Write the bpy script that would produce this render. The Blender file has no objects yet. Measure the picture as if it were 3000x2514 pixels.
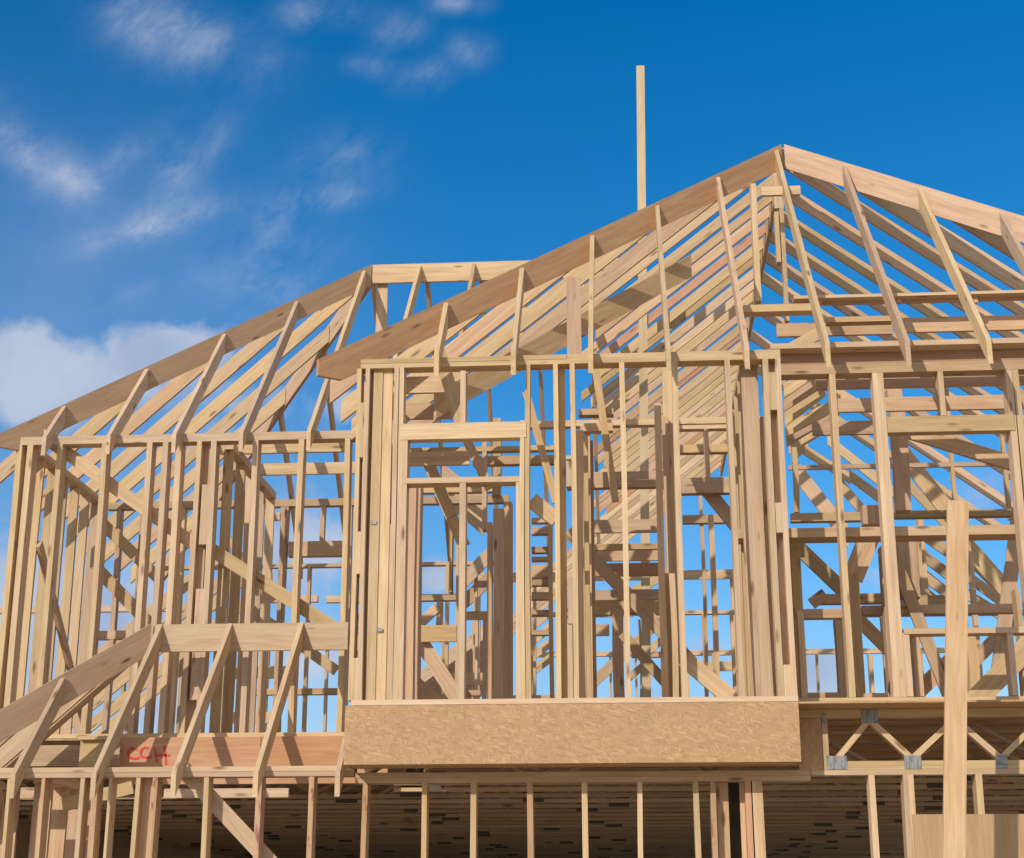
import bpy, math, random
from mathutils import Vector, Matrix
random.seed(7)
R = math.radians
SC = bpy.context.scene
COL = SC.collection

# ------------------------------------------------------------------ camera
F_PX, PITCH, YAW, DIST, CAM_Z = 4700.0, 17.07, 4.1, 11.85, 1.6     # focal length in pixels of the 3000 px wide photograph
cam_d = bpy.data.cameras.new('camera'); cam = bpy.data.objects.new('camera', cam_d); COL.objects.link(cam)
cam_d.sensor_width = 36; cam_d.lens = 36 * F_PX / 3000; cam_d.clip_end = 6000; cam_d.clip_start = .05
cam.location = (0, -DIST, CAM_Z); cam.rotation_euler = (R(90 + PITCH), 0, R(YAW))
SC.camera = cam

# ------------------------------------------------------------------ light and exposure
SUN_TRAVEL = Vector((.56, 1, -.53)).normalized()
SUN_EL = math.asin(-SUN_TRAVEL.z); SUN_ROT = math.atan2(-SUN_TRAVEL.x, -SUN_TRAVEL.y)
sun_d = bpy.data.lights.new('sun', 'SUN'); sun = bpy.data.objects.new('sun', sun_d); COL.objects.link(sun)
sun_d.energy = 3.0; sun_d.angle = R(.5); sun_d.color = (1, .925, .795)
sun.rotation_euler = SUN_TRAVEL.to_track_quat('-Z', 'Y').to_euler(); sun.location = (-20, -40, 30)
SC.view_settings.view_transform = 'Standard'; SC.view_settings.look = 'None'
SC.view_settings.exposure = 0; SC.view_settings.gamma = 1

# ------------------------------------------------------------------ pixel rays: where a thing seen in the photo stands on a known plane
_p, _a = R(PITCH), R(YAW)
FW = Vector((-math.sin(_a) * math.cos(_p), math.cos(_a) * math.cos(_p), math.sin(_p)))
RT = Vector((math.cos(_a), math.sin(_a), 0)); UP = RT.cross(FW)
CAM = Vector((0, -DIST, CAM_Z))
def ray(x, y): return FW + RT * ((x - 1500) / F_PX) - UP * ((y - 1257) / F_PX)
def at(x, y, Y):
    d = ray(x, y); return CAM + d * ((Y + DIST) / d.y)
OFF = {1: (0, 700), 2: (0, 1200), 3: (0, 1814), 4: (950, 1000), 5: (950, 1500), 6: (950, 1900), 7: (1950, 400), 8: (1950, 900), 9: (1950, 1400), 10: (1950, 1900)}
ZOOM = {11: (1450, 600, 2.625), 12: (2100, 400, 3.5), 0: (0, 0, 1)}
def P(n, x, y, Y):
    ox, oy, k = ZOOM[n] if n in ZOOM else (*OFF[n], 2)
    return at(ox + x / k, oy + y / k, Y)

# ------------------------------------------------------------------ node helpers
def nn(t, typ, **kw):
    n = t.nodes.new(typ)
    for k, v in kw.items():
        if k.startswith('i_'): n.inputs[k[2:].replace('_', ' ')].default_value = v
        else: setattr(n, k, v)
    return n
def math_n(t, op, a, b=None, clamp=False):
    n = t.nodes.new('ShaderNodeMath'); n.operation = op; n.use_clamp = clamp
    for i, v in enumerate((a, b)):
        if v is None: continue
        if isinstance(v, (int, float)): n.inputs[i].default_value = v
        else: t.links.new(v, n.inputs[i])
    return n.outputs[0]
def mix_c(t, fac, a, b, mode='MIX'):
    n = t.nodes.new('ShaderNodeMix'); n.data_type = 'RGBA'; n.blend_type = mode
    for s, v in ((0, fac), (6, a), (7, b)):
        if isinstance(v, (int, float)): n.inputs[s].default_value = v
        elif isinstance(v, tuple): n.inputs[s].default_value = v if len(v) == 4 else (*v, 1)
        else: t.links.new(v, n.inputs[s])
    return n.outputs[2]
def ramp(t, src, stops):
    n = t.nodes.new('ShaderNodeValToRGB'); e = n.color_ramp.elements
    while len(e) < len(stops): e.new(.5)
    for el, (p, c) in zip(e, stops):
        el.position = p; el.color = (*c, 1) if len(c) == 3 else c
    t.links.new(src, n.inputs[0]); return n.outputs[0]
def mapped(t, src, scale, loc=None):
    n = t.nodes.new('ShaderNodeMapping'); t.links.new(src, n.inputs[0]); n.inputs['Scale'].default_value = scale
    if loc is not None: t.links.new(loc, n.inputs['Location'])
    return n.outputs[0]

# ------------------------------------------------------------------ sky
world = bpy.data.worlds.new('World'); SC.world = world; world.use_nodes = True
wt = world.node_tree; wt.nodes.clear()
sky = nn(wt, 'ShaderNodeTexSky', sky_type='NISHITA', sun_disc=False)
sky.sun_elevation = SUN_EL; sky.sun_rotation = SUN_ROT; sky.altitude = 300; sky.air_density = 1.0; sky.dust_density = .15; sky.ozone_density = 3.0
hs = nn(wt, 'ShaderNodeHueSaturation'); hs.inputs['Saturation'].default_value = 1.40; hs.inputs["Hue"].default_value = .500; hs.inputs['Value'].default_value = 1.02
wt.links.new(sky.outputs[0], hs.inputs['Color'])
tc = nn(wt, 'ShaderNodeTexCoord'); DIRV = tc.outputs['Generated']
def lobe(px, py, rx, ry, amp, rot=0.0, d=None):
    """soft round patch of sky around one direction; rx, ry in degrees"""
    d = Vector(d).normalized() if d else ray(px, py).normalized(); r = Vector((d.y, -d.x, 0)).normalized(); u = r.cross(d)
    ca, sa = math.cos(R(rot)), math.sin(R(rot)); r, u = r * ca + u * sa, u * ca - r * sa
    outs = []
    for v, w in ((r, rx), (u, ry)):
        n = wt.nodes.new('ShaderNodeVectorMath'); n.operation = 'DOT_PRODUCT'; n.inputs[1].default_value = v / math.sin(R(w))
        wt.links.new(DIRV, n.inputs[0])
        off = v.dot(d) / math.sin(R(w))
        m = math_n(wt, 'SUBTRACT', n.outputs['Value'], off); outs.append(math_n(wt, 'MULTIPLY', m, m))
    e = math_n(wt, 'POWER', 2.718, math_n(wt, 'MULTIPLY', math_n(wt, 'ADD', *outs), -1.0))
    return math_n(wt, 'MULTIPLY', e, amp)
def total(ls):
    s = ls[0]
    for l in ls[1:]: s = math_n(wt, 'ADD', s, l)
    return s
wisp_mask = total([lobe(470, 90, 2.3, 1.2, .85, -20), lobe(700, 140, 2.0, .8, .5, -10), lobe(930, 35, 1.5, .5, 1.0, 10), lobe(1165, 95, .8, .5, .95, 20), lobe(1245, 220, .8, .45, 1.0, 20), lobe(1085, 195, .7, .35, .8), lobe(1370, 150, .7, .5, .75), lobe(1340, 8, .9, .3, .9),
                   lobe(40, 430, 1.8, .9, .9, -35), lobe(200, 510, 2.2, .7, .75, -30), lobe(350, 470, 1.8, .45, .7, 45), lobe(540, 480, 2.0, .8, .9, 50), lobe(420, 670, 2.0, .45, 1.0, 22), lobe(560, 630, 1.6, .5, .8, 25),
                   lobe(770, 780, 1.9, 1.6, 1.05), lobe(800, 680, 1.0, 1.0, .6), lobe(910, 585, 1.9, .45, .9, 12), lobe(985, 460, 1.5, .8, .7), lobe(390, 860, .7, .3, .7, 30), lobe(2880, 1440, 1.1, .7, 1.0, 45)])
cum_mask = total([lobe(70, 1010, 1.9, .95, 1.0), lobe(470, 1040, 1.9, 1.1, 1.15), lobe(220, 1130, 3.2, 1.0, 1.1), lobe(60, 1180, 2.2, 1.2, .9), lobe(760, 1170, 1.8, .7, .7), lobe(590, 1010, 1.3, .8, .95), lobe(880, 1600, 2.2, 2.2, .95),
                  lobe(60, 1750, 2.2, 2.6, 1.3), lobe(350, 1850, 3.4, 2.6, .9), lobe(1275, 1690, .8, .7, 1.2), lobe(1010, 1190, .6, .7, 1.0), lobe(2420, 1980, 1.6, 1.0, 1.1), lobe(2560, 1690, 1.6, .7, .7), lobe(2080, 1900, 1.6, .6, .6), lobe(300, 2050, 6, 1.8, .6), lobe(1900, 2080, 6, 1.0, .5), lobe(930, 1930, 1.6, .8, .7), lobe(640, 1300, 2.0, 1.0, .5)])
haze_mask = total([lobe(100, 800, 9, 5, .16), lobe(300, 1500, 7, 5, .2), lobe(1500, 2150, 28, 4.2, .42), lobe(1000, 1550, 12, 3, .1)])
# unseen broken white cloud, added beside and behind the camera to fill the shadows
fill_cloud_mask = total([lobe(0, 0, 38, 24, 1.0, d=(1, -.4, .5)), lobe(0, 0, 55, 30, 1.0, d=(.2, -1, .65)), lobe(0, 0, 36, 22, .8, d=(-1, -.5, .5))])
wz = nn(wt, 'ShaderNodeTexNoise', i_Scale=7.0, i_Detail=3.0); wt.links.new(DIRV, wz.inputs['Vector'])
warp = nn(wt, 'ShaderNodeVectorMath', operation='MULTIPLY_ADD'); wt.links.new(wz.outputs['Color'], warp.inputs[0]); warp.inputs[1].default_value = (.06, .06, .06); wt.links.new(DIRV, warp.inputs[2])
rotm = nn(wt, 'ShaderNodeMapping'); rotm.inputs['Rotation'].default_value = (0, R(38), 0); wt.links.new(warp.outputs[0], rotm.inputs[0])
wv = mapped(wt, rotm.outputs[0], (13, 13, 32))
n1 = nn(wt, 'ShaderNodeTexNoise', i_Scale=1.0, i_Detail=11.0, i_Roughness=.70); wt.links.new(wv, n1.inputs['Vector'])
n2 = nn(wt, 'ShaderNodeTexNoise', i_Scale=22.0, i_Detail=9.0, i_Roughness=.58); wt.links.new(warp.outputs[0], n2.inputs['Vector'])
wis = math_n(wt, 'MULTIPLY', math_n(wt, 'MULTIPLY', wisp_mask, ramp(wt, n1.outputs['Fac'], [(.36, (0, 0, 0)), (.70, (1, 1, 1))])), ramp(wt, n2.outputs['Fac'], [(.38, (.3, .3, .3)), (.62, (1.15 / 1.15, 1, 1))]))
cum = math_n(wt, 'ADD', cum_mask, math_n(wt, 'MULTIPLY', math_n(wt, 'SUBTRACT', n2.outputs['Fac'], .5), 2.9))
cum = ramp(wt, cum, [(.30, (0, 0, 0)), (.62, (.5, .5, .5)), (1.15 / 1.2, (1, 1, 1))])
cum = math_n(wt, 'MULTIPLY', cum, math_n(wt, 'MULTIPLY', cum_mask, 1.6, True))
dens = math_n(wt, 'MINIMUM', math_n(wt, 'ADD', math_n(wt, 'ADD', math_n(wt, 'MULTIPLY', wis, .74), haze_mask), math_n(wt, 'MULTIPLY', cum, .74)), .88)
n3 = nn(wt, 'ShaderNodeTexNoise', i_Scale=16.0, i_Detail=6.0); wt.links.new(warp.outputs[0], n3.inputs['Vector'])
n4 = nn(wt, 'ShaderNodeTexNoise', i_Scale=5.0, i_Detail=7.0); wt.links.new(warp.outputs[0], n4.inputs['Vector'])
side = math_n(wt, 'MULTIPLY', fill_cloud_mask, ramp(wt, n4.outputs['Fac'], [(.36, (0, 0, 0)), (.52, (1, 1, 1))]), True)
ccol = ramp(wt, n3.outputs['Fac'], [(.35, (2.8, 3.45, 4.8)), (.65, (4.1, 4.55, 5.5))])
clouds = mix_c(wt, dens, hs.outputs['Color'], ccol)
sxyz = nn(wt, 'ShaderNodeSeparateXYZ'); wt.links.new(DIRV, sxyz.inputs[0])
rear = math_n(wt, 'MULTIPLY', math_n(wt, 'SUBTRACT', .55, sxyz.outputs[1]), 2.5, True)
clouds = mix_c(wt, math_n(wt, 'MULTIPLY', math_n(wt, 'MULTIPLY', side, rear), .9), clouds, (6.5, 6.1, 5.6))  # added fill cloud, kept to the unseen part of the sky
bg = nn(wt, 'ShaderNodeBackground'); bg.inputs['Strength'].default_value = .135; wt.links.new(clouds, bg.inputs['Color'])
wo = nn(wt, 'ShaderNodeOutputWorld'); wt.links.new(bg.outputs[0], wo.inputs[0])

# ------------------------------------------------------------------ materials
def new_mat(name):
    m = bpy.data.materials.new(name); m.use_nodes = True; t = m.node_tree
    return m, t, t.nodes['Principled BSDF']
def wood(name, dark, mid, light, knots=1.0, stain=0.0, grey=0.0):
    m, t, b = new_mat(name)
    oc = nn(t, 'ShaderNodeTexCoord').outputs['Object']; oi = nn(t, 'ShaderNodeObjectInfo')
    cmb = nn(t, 'ShaderNodeCombineXYZ'); r50 = math_n(t, 'MULTIPLY', oi.outputs['Random'], 61.0)
    for i in range(3): t.links.new(r50, cmb.inputs[i])
    v = mapped(t, oc, (.9, 11, 11), cmb.outputs[0])
    g1 = nn(t, 'ShaderNodeTexNoise', i_Scale=1.6, i_Detail=5.0, i_Roughness=.6, i_Distortion=1.1); t.links.new(v, g1.inputs['Vector'])
    v2 = mapped(t, oc, (1.1, 60, 60), cmb.outputs[0])
    g2 = nn(t, 'ShaderNodeTexNoise', i_Scale=2.0, i_Detail=3.0); t.links.new(v2, g2.inputs['Vector'])
    base = ramp(t, g1.outputs['Fac'], [(.28, dark), (.5, mid), (.72, light)])
    base = mix_c(t, math_n(t, 'MULTIPLY', ramp(t, g2.outputs['Fac'], [(.45, (0, 0, 0)), (.7, (1, 1, 1))]), .28), base, tuple(c * .62 for c in dark))
    # broad patches along the board, lighter sap wood and greyed weathering
    v3 = mapped(t, oc, (1.5, 3, 3), cmb.outputs[0]); g3 = nn(t, 'ShaderNodeTexNoise', i_Scale=1.0, i_Detail=3.0); t.links.new(v3, g3.inputs['Vector'])
    base = mix_c(t, math_n(t, 'MULTIPLY', ramp(t, g3.outputs['Fac'], [(.5, (0, 0, 0)), (.75, (1, 1, 1))]), .14 + grey), base, (.50, .37, .23))
    vk = mapped(t, oc, (2.6, 10, 10), cmb.outputs[0]); vo = nn(t, 'ShaderNodeTexVoronoi', i_Scale=1.0); vo.inputs['Randomness'].default_value = 1; t.links.new(vk, vo.inputs['Vector'])
    kn = ramp(t, vo.outputs['Distance'], [(.07, (1, 1, 1)), (.2, (0, 0, 0))])
    sel = math_n(t, 'GREATER_THAN', nn(t, 'ShaderNodeSeparateColor').outputs[0], 2)
    sp = nn(t, 'ShaderNodeSeparateColor'); t.links.new(vo.outputs['Color'], sp.inputs[0])
    sel = math_n(t, 'GREATER_THAN', sp.outputs[0], .42)
    base = mix_c(t, math_n(t, 'MULTIPLY', math_n(t, 'MULTIPLY', kn, sel), .75 * knots), base, (.13, .06, .028))
    if stain:
        gs = nn(t, 'ShaderNodeTexNoise', i_Scale=1.0, i_Detail=4.0, i_Roughness=.7); t.links.new(mapped(t, oc, (6, 16, 16), cmb.outputs[0]), gs.inputs['Vector'])
        base = mix_c(t, math_n(t, 'MULTIPLY', ramp(t, gs.outputs['Fac'], [(.57, (0, 0, 0)), (.66, (1, 1, 1))]), stain), base, (.30, .08, .045))
    hsv = nn(t, 'ShaderNodeHueSaturation'); t.links.new(base, hsv.inputs['Color'])
    rv = nn(t, 'ShaderNodeTexWhiteNoise', noise_dimensions='1D'); t.links.new(r50, rv.inputs['W'])
    t.links.new(math_n(t, 'ADD', math_n(t, 'MULTIPLY', rv.outputs['Value'], .28), .89), hsv.inputs['Value'])
    t.links.new(math_n(t, 'ADD', math_n(t, 'MULTIPLY', oi.outputs['Random'], .20), .86), hsv.inputs['Saturation'])
    t.links.new(math_n(t, 'ADD', math_n(t, 'MULTIPLY', oi.outputs['Random'], .016), .486), hsv.inputs['Hue'])
    t.links.new(hsv.outputs[0], b.inputs['Base Color']); b.inputs['Roughness'].default_value = .72; b.inputs['Specular IOR Level'].default_value = .25
    bp = nn(t, 'ShaderNodeBump'); bp.inputs['Strength'].default_value = .25; bp.inputs['Distance'].default_value = .004; t.links.new(g2.outputs['Fac'], bp.inputs['Height']); t.links.new(bp.outputs[0], b.inputs['Normal'])
    return m
WOOD = wood('pale_spruce', (.50, .345, .185), (.61, .44, .255), (.68, .515, .325))
PINK = wood('pink_fir', (.49, .315, .17), (.60, .405, .235), (.66, .48, .30))
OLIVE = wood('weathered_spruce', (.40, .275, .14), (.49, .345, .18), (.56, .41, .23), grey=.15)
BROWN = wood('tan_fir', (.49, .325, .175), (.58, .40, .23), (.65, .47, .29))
KNOTTY = wood('knotty_fir', (.46, .29, .145), (.53, .35, .185), (.58, .41, .23), knots=1.3)
HIP = wood('shaded_fir', (.36, .20, .10), (.43, .255, .135), (.49, .315, .175), knots=1.25)  # shade of the main left hip and right plate put into a darker brown
RED = wood('stained_fir', (.44, .26, .14), (.54, .35, .19), (.60, .42, .24), stain=.85)
ORANGE = wood('orange_veneer', (.44, .225, .10), (.53, .285, .13), (.58, .335, .165), knots=.6)
def osb_mat():
    m, t, b = new_mat('strand_board'); oc = nn(t, 'ShaderNodeTexCoord').outputs['Object']; last = None; hgt = None
    for i, (rot, sc) in enumerate([(38, 1.0), (-30, 1.1), (72, 1.2), (14, .9)]):
        mp = nn(t, 'ShaderNodeMapping'); mp.vector_type = 'TEXTURE'; mp.inputs['Rotation'].default_value = (0, R(rot), 0); mp.inputs['Scale'].default_value = (.045 / sc, .05, .0105 / sc); mp.inputs['Location'].default_value = (i * 7.3, 0, i * 3.1)
        t.links.new(oc, mp.inputs[0])
        vo = nn(t, 'ShaderNodeTexVoronoi', i_Scale=1.0); t.links.new(mp.outputs[0], vo.inputs['Vector'])
        sp = nn(t, 'ShaderNodeSeparateColor'); t.links.new(vo.outputs['Color'], sp.inputs[0])
        c = ramp(t, sp.outputs[0], [(.0, (.41, .23, .115)), (.3, (.47, .28, .142)), (.7, (.50, .305, .158)), (1, (.58, .375, .205))])
        if last is None: last = c; hgt = sp.outputs[1]
        else:
            last = mix_c(t, math_n(t, 'GREATER_THAN', sp.outputs[1], .56), last, c); hgt = math_n(t, 'MAXIMUM', hgt, sp.outputs[1])
    g = nn(t, 'ShaderNodeTexNoise', i_Scale=3.0, i_Detail=5.0); t.links.new(oc, g.inputs['Vector'])
    last = mix_c(t, math_n(t, 'MULTIPLY', ramp(t, g.outputs['Fac'], [(.5, (0, 0, 0)), (.72, (1, 1, 1))]), .3), last, (.34, .23, .13))
    t.links.new(last, b.inputs['Base Color']); b.inputs['Roughness'].default_value = .75
    bp = nn(t, 'ShaderNodeBump'); bp.inputs['Strength'].default_value = .3; bp.inputs['Distance'].default_value = .003; t.links.new(hgt, bp.inputs['Height']); t.links.new(bp.outputs[0], b.inputs['Normal'])
    return m
OSB = osb_mat()
def simple(name, col, rough=.7, metal=0.0, nscale=8.0, var=.35):
    m, t, b = new_mat(name); oc = nn(t, 'ShaderNodeTexCoord').outputs['Object']
    g = nn(t, 'ShaderNodeTexNoise', i_Scale=nscale, i_Detail=6.0); t.links.new(oc, g.inputs['Vector'])
    t.links.new(ramp(t, g.outputs['Fac'], [(.3, tuple(c * (1 - var) for c in col)), (.7, tuple(min(1, c * (1 + var)) for c in col))]), b.inputs['Base Color'])
    b.inputs['Roughness'].default_value = rough; b.inputs['Metallic'].default_value = metal
    return m
def plate_mat():
    m, t, b = new_mat('galvanised_plate'); oc = nn(t, 'ShaderNodeTexCoord').outputs['Object']
    w = nn(t, 'ShaderNodeTexNoise', i_Scale=1.0, i_Detail=2.0); t.links.new(mapped(t, oc, (70, 70, 14)), w.inputs['Vector'])
    t.links.new(ramp(t, w.outputs['Fac'], [(.35, (.13, .135, .14)), (.48, (.27, .275, .28)), (.7, (.36, .365, .37))]), b.inputs['Base Color'])
    b.inputs['Roughness'].default_value = .5; b.inputs['Metallic'].default_value = .12; return m
METAL = plate_mat()
DARKMETAL = simple('dark_plate', (.11, .088, .06), .8, .1)
GROUND = simple('dry_dirt', (.50, .375, .24), .95, 0, .8)
SPRAY = simple('red_spray_paint', (.72, .07, .07), .8, 0, 30, .25)
PLYWOOD = wood('plywood_sheet', (.44, .27, .14), (.49, .32, .175), (.54, .37, .21), knots=.4)
BLACKISH = simple('opening_shade', (.06, .045, .035), .9)  # near black, the dark of the lower opening put into a colour

# ------------------------------------------------------------------ object helpers
def thing(name, label, cat, loc=(0, 0, 0), group=None):
    o = bpy.data.objects.new(name, None); COL.objects.link(o); o.location = loc; o.empty_display_size = .1
    o['label'] = label; o['category'] = cat
    if group: o['group'] = group
    return o
def link(name, verts, faces, mat, parent, frame=None):
    """one mesh object; verts are world points, stored in a local frame whose X runs along the piece"""
    if frame is None: frame = Matrix.Identity(4)
    me = bpy.data.meshes.new(name); inv = frame.inverted()
    me.from_pydata([inv @ Vector(v) for v in verts], [], faces); me.materials.append(mat)
    o = bpy.data.objects.new(name, me); COL.objects.link(o)
    if parent is not None:
        o.parent = parent; o.matrix_basis = Matrix.Translation(-world_loc(parent)) @ frame
    else: o.matrix_basis = frame
    return o
def world_loc(o):
    l = o.location.copy()
    while o.parent: o = o.parent; l += o.location
    return l
BOXF = [(0, 1, 3, 2), (4, 6, 7, 5), (0, 4, 5, 1), (2, 3, 7, 6), (0, 2, 6, 4), (1, 5, 7, 3)]
def frame_of(p0, ax, side):
    z = ax.cross(side).normalized(); y = z.cross(ax).normalized()
    return Matrix.Translation(p0) @ Matrix((ax, y, z)).transposed().to_4x4()
def box(name, lo, hi, mat, parent, jig=.0):
    """axis aligned board between two corners"""
    lo, hi = Vector([min(a, b) for a, b in zip(lo, hi)]), Vector([max(a, b) for a, b in zip(lo, hi)])
    v = [Vector((x, y, z)) for x in (lo.x, hi.x) for y in (lo.y, hi.y) for z in (lo.z, hi.z)]
    d = hi - lo; k = max(range(3), key=lambda i: d[i])
    if name == 'stud' and k == 2:
        jx, bw, by = random.uniform(-.006, .006), random.gauss(0, .006), random.gauss(0, .004); nseg = 6; v = []; f = []
        for q in range(nseg + 1):
            t = q / nseg; ox = jx * t + bw * math.sin(math.pi * t); oy = by * math.sin(math.pi * t)
            v += [Vector((x + ox, y + oy, lo.z + d.z * t)) for x, y in ((lo.x, lo.y), (hi.x, lo.y), (hi.x, hi.y), (lo.x, hi.y))]
            if q: b = 4 * q - 4; f += [(b + a, b + (a + 1) % 4, b + 4 + (a + 1) % 4, b + 4 + a) for a in range(4)]
        f += [(3, 2, 1, 0), (4 * nseg, 4 * nseg + 1, 4 * nseg + 2, 4 * nseg + 3)]
        return link(name, v, f, mat, parent, frame_of((lo + hi) / 2, Vector((0, 0, 1)), Vector((0, 1, 0))))
    ax = Vector([1. if i == k else 0. for i in range(3)])
    side = Vector((0, 1, 0)) if k != 1 else Vector((1, 0, 0))
    return link(name, v, BOXF, mat, parent, frame_of((lo + hi) / 2, ax, side))
def bar(name, a, b, w, h, mat, parent, side=Vector((0, 1, 0))):
    """board from a to b (centre of the section); w across `side`, h across the other way"""
    a, b = Vector(a), Vector(b); ax = (b - a).normalized(); z = ax.cross(side).normalized(); y = z.cross(ax).normalized()
    v = [p + y * (sy * w / 2) + z * (sz * h / 2) for p in (a, b) for sy in (-1, 1) for sz in (-1, 1)]
    return link(name, v, BOXF, mat, parent, frame_of((a + b) / 2, ax, y))
def rafter(name, a, b, w, h, mat, parent, foot=0.0, tip=0.0):
    """sloping board, a low and b high point of its TOP edge, ends cut plumb; tip cuts the low end's underside level"""
    a, b = Vector(a), Vector(b); d = b - a; hor = Vector((d.x, d.y, 0)); run = hor.length; side = Vector((hor.y, -hor.x, 0)).normalized() * (w / 2)
    vz = Vector((0, 0, h * d.length / run)); fz = vz * (1 - foot)
    prof = [a, b, b - vz]
    if tip:
        back = hor.normalized() * (vz.z * tip * run / d.z); prof += [a - vz * (1 - tip) + back, a - vz * (1 - tip)]
    else: prof += [a - fz]
    n = len(prof); v = [q + side * s_ for s_ in (-1, 1) for q in prof]
    f = [tuple(range(n)), tuple(range(2 * n - 1, n - 1, -1))] + [(i, i + n, (i + 1) % n + n, (i + 1) % n) for i in range(n)]
    return link(name, v, f, mat, parent, frame_of((a + b) / 2, d.normalized(), side.normalized()))
TH, D4, D6 = .038, .089, .14
Zf, Zt = 3.132, 5.85           # upper deck, top of the upper walls
def stud(par, n, xl, xr, y, Y, z0, z1, d=D6, mat=WOOD, name='stud'):
    """plumb stud whose front face is seen between xl and xr at row y of crop n"""
    a, b = P(n, xl, y, Y).x, P(n, xr, y, Y).x
    return box(name, (a, Y, z0), (b, Y + d, z1), mat, par)
def stud2(par, n, xl, xr, y, yt, yb, Y, d=D6, mat=WOOD, name='stud'):
    """same, its ends read from rows yt and yb"""
    zb, zt = P(n, xl, yb, Y).z, P(n, xl, yt, Y).z
    if zt > Zf + .2: zb = max(zb, Zf + .073 if abs(Y - .35) < .02 else Zf + TH)
    return stud(par, n, xl, xr, y, Y, zb, zt, d, mat, name)
_rk = [0]
def rail(par, n, x0, x1, yt, yb, Y, d=D4, mat=WOOD, name='header'):
    """level board seen between columns x0..x1 with top row yt, bottom row yb (front face)"""
    a, b = P(n, x0, (yt + yb) / 2, Y), P(n, x1, (yt + yb) / 2, Y); z1, z0 = P(n, (x0 + x1) / 2, yt, Y).z, P(n, (x0 + x1) / 2, yb, Y).z
    _rk[0] = (_rk[0] + 1) % 7; Y -= .003 + .0006 * _rk[0]; z1 += .0004 * _rk[0]
    return box(name, (a.x, Y, z0), (b.x, Y + d, z1), mat, par)
def brace(par, n, x0, y0, x1, y1, h, Y, t=TH, mat=WOOD, name='brace'):
    a, b = P(n, x0, y0, Y), P(n, x1, y1, Y)
    if name == 'brace' and Y > .3: e = (b - a).normalized() * min(.16, (b - a).length * .3); a, b = a - e, b + e
    return bar(name, a, b, t, h, mat, par)

# ================================================================== SETTING
def ground():
    n = 40; s = 1500; vs = []; fs = []
    xs = [math.copysign(abs(t) ** 2.6, t) * s for t in [i / (n / 2) - 1 for i in range(n + 1)]]
    for x in xs:
        for y in xs: vs.append((x, y, .06 * math.sin(x * .35) * math.cos(y * .27) - .06))
    for i in range(n):
        for j in range(n): fs.append((i * (n + 1) + j, (i + 1) * (n + 1) + j, (i + 1) * (n + 1) + j + 1, i * (n + 1) + j + 1))
    o = link('ground', vs, fs, GROUND, None); o['kind'] = 'structure'; o['label'] = 'bare dirt ground of the building site'
    o = box('floor_slab', (-7.2, .3, -.05), (5.9, 20.1, .14), simple('concrete', (.42, .40, .37), .85, 0, 3, .15), None); o['kind'] = 'structure'
ground()

# ================================================================== BAY FRONT WALL (Y = 0)
XL, XR = P(4, 215, 97, 0).x, P(9, 772, 1200, 0).x
w = thing('stud_wall', 'pale stud wall above the flaky strand board band, with a header over its left window opening', 'wall frame', ((XL + XR) / 2, 0, Zf))
box('bottom_plate', (XL, -.002, Zf), (XR, D6, Zf + TH), WOOD, w)
xm = P(4, 1420, 110, 0).x
box('top_plate', (XL, 0, Zt - 2 * TH), (XR, D6, Zt - TH), WOOD, w)
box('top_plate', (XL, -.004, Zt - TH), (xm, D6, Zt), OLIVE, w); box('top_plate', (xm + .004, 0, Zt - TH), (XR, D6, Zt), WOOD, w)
z0, z1 = Zf + TH, Zt - 2 * TH
# left corner post: two studs with blocks between
stud(w, 5, 152, 178, 600, 0, z0, z1); stud(w, 5, 207, 233, 600, 0, z0, z1)
for yt, yb in ((-1400, -320), (115, 362), (855, 1105)): stud2(w, 5, 179, 206, 600, max(yt, -640), yb, 0, name='block')
stud(w, 5, 383, 410, 600, 0, z0, z1); stud(w, 5, 411, 438, 600, 0, z0, z1); stud2(w, 5, 439, 468, 600, -420, 1100, 0, name='jack_stud')
zh1, zh0 = P(4, 800, 478, 0).z, P(4, 800, 570, 0).z
rail(w, 4, 442, 1183, 477, 570, 0, .1, WOOD)
rail(w, 4, 467, 1147, 797, 828, 0, D6, WOOD, 'window_head')
stud2(w, 4, 797, 828, 300, 172, 477, 0, name='cripple_stud')
stud(w, 5, 785, 822, 700, 0, z0, P(4, 800, 828, 0).z)
stud2(w, 5, 1124, 1152, 700, -200, 1100, 0, name='jack_stud')
stud(w, 5, 1153, 1180, 700, 0, z0, zh1 + .01); stud(w, 5, 1183, 1212, 700, 0, z0, z1)
# U-shaped partition post
stud(w, 5, 1356, 1386, 700, 0, z0, z1); stud(w, 5, 1458, 1488, 700, 0, z0, z1)
for yt, yb in ((-330, -310), (-300, -150), (380, 660)): stud2(w, 5, 1425, 1457, 400, yt, yb, 0, name='block')
stud(w, 5, 1425, 1457, 900, 0, z0, P(5, 1440, 655, 0).z, D6, WOOD, 'block'); stud(w, 5, 1387, 1424, 700, .09, z0, z1, TH, BROWN, 'backing_stud')
stud(w, 5, 1752, 1784, 500, 0, z0, z1)
stud(w, 9, 72, 106, 500, 0, z0, z1); stud(w, 9, 398, 430, 500, 0, z0, z1)
# right corner post
stud(w, 9, 634, 668, 700, 0, z0, z1); stud(w, 9, 712, 744, 700, 0, z0, z1)
for yt, yb in ((-620, -400), (145, 320), (1095, 1285)): stud2(w, 9, 669, 711, 700, yt, yb, 0, name='block')
stud(w, 9, 669, 711, 700, .1, z0, z1, TH, BROWN, 'backing_stud')
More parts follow.
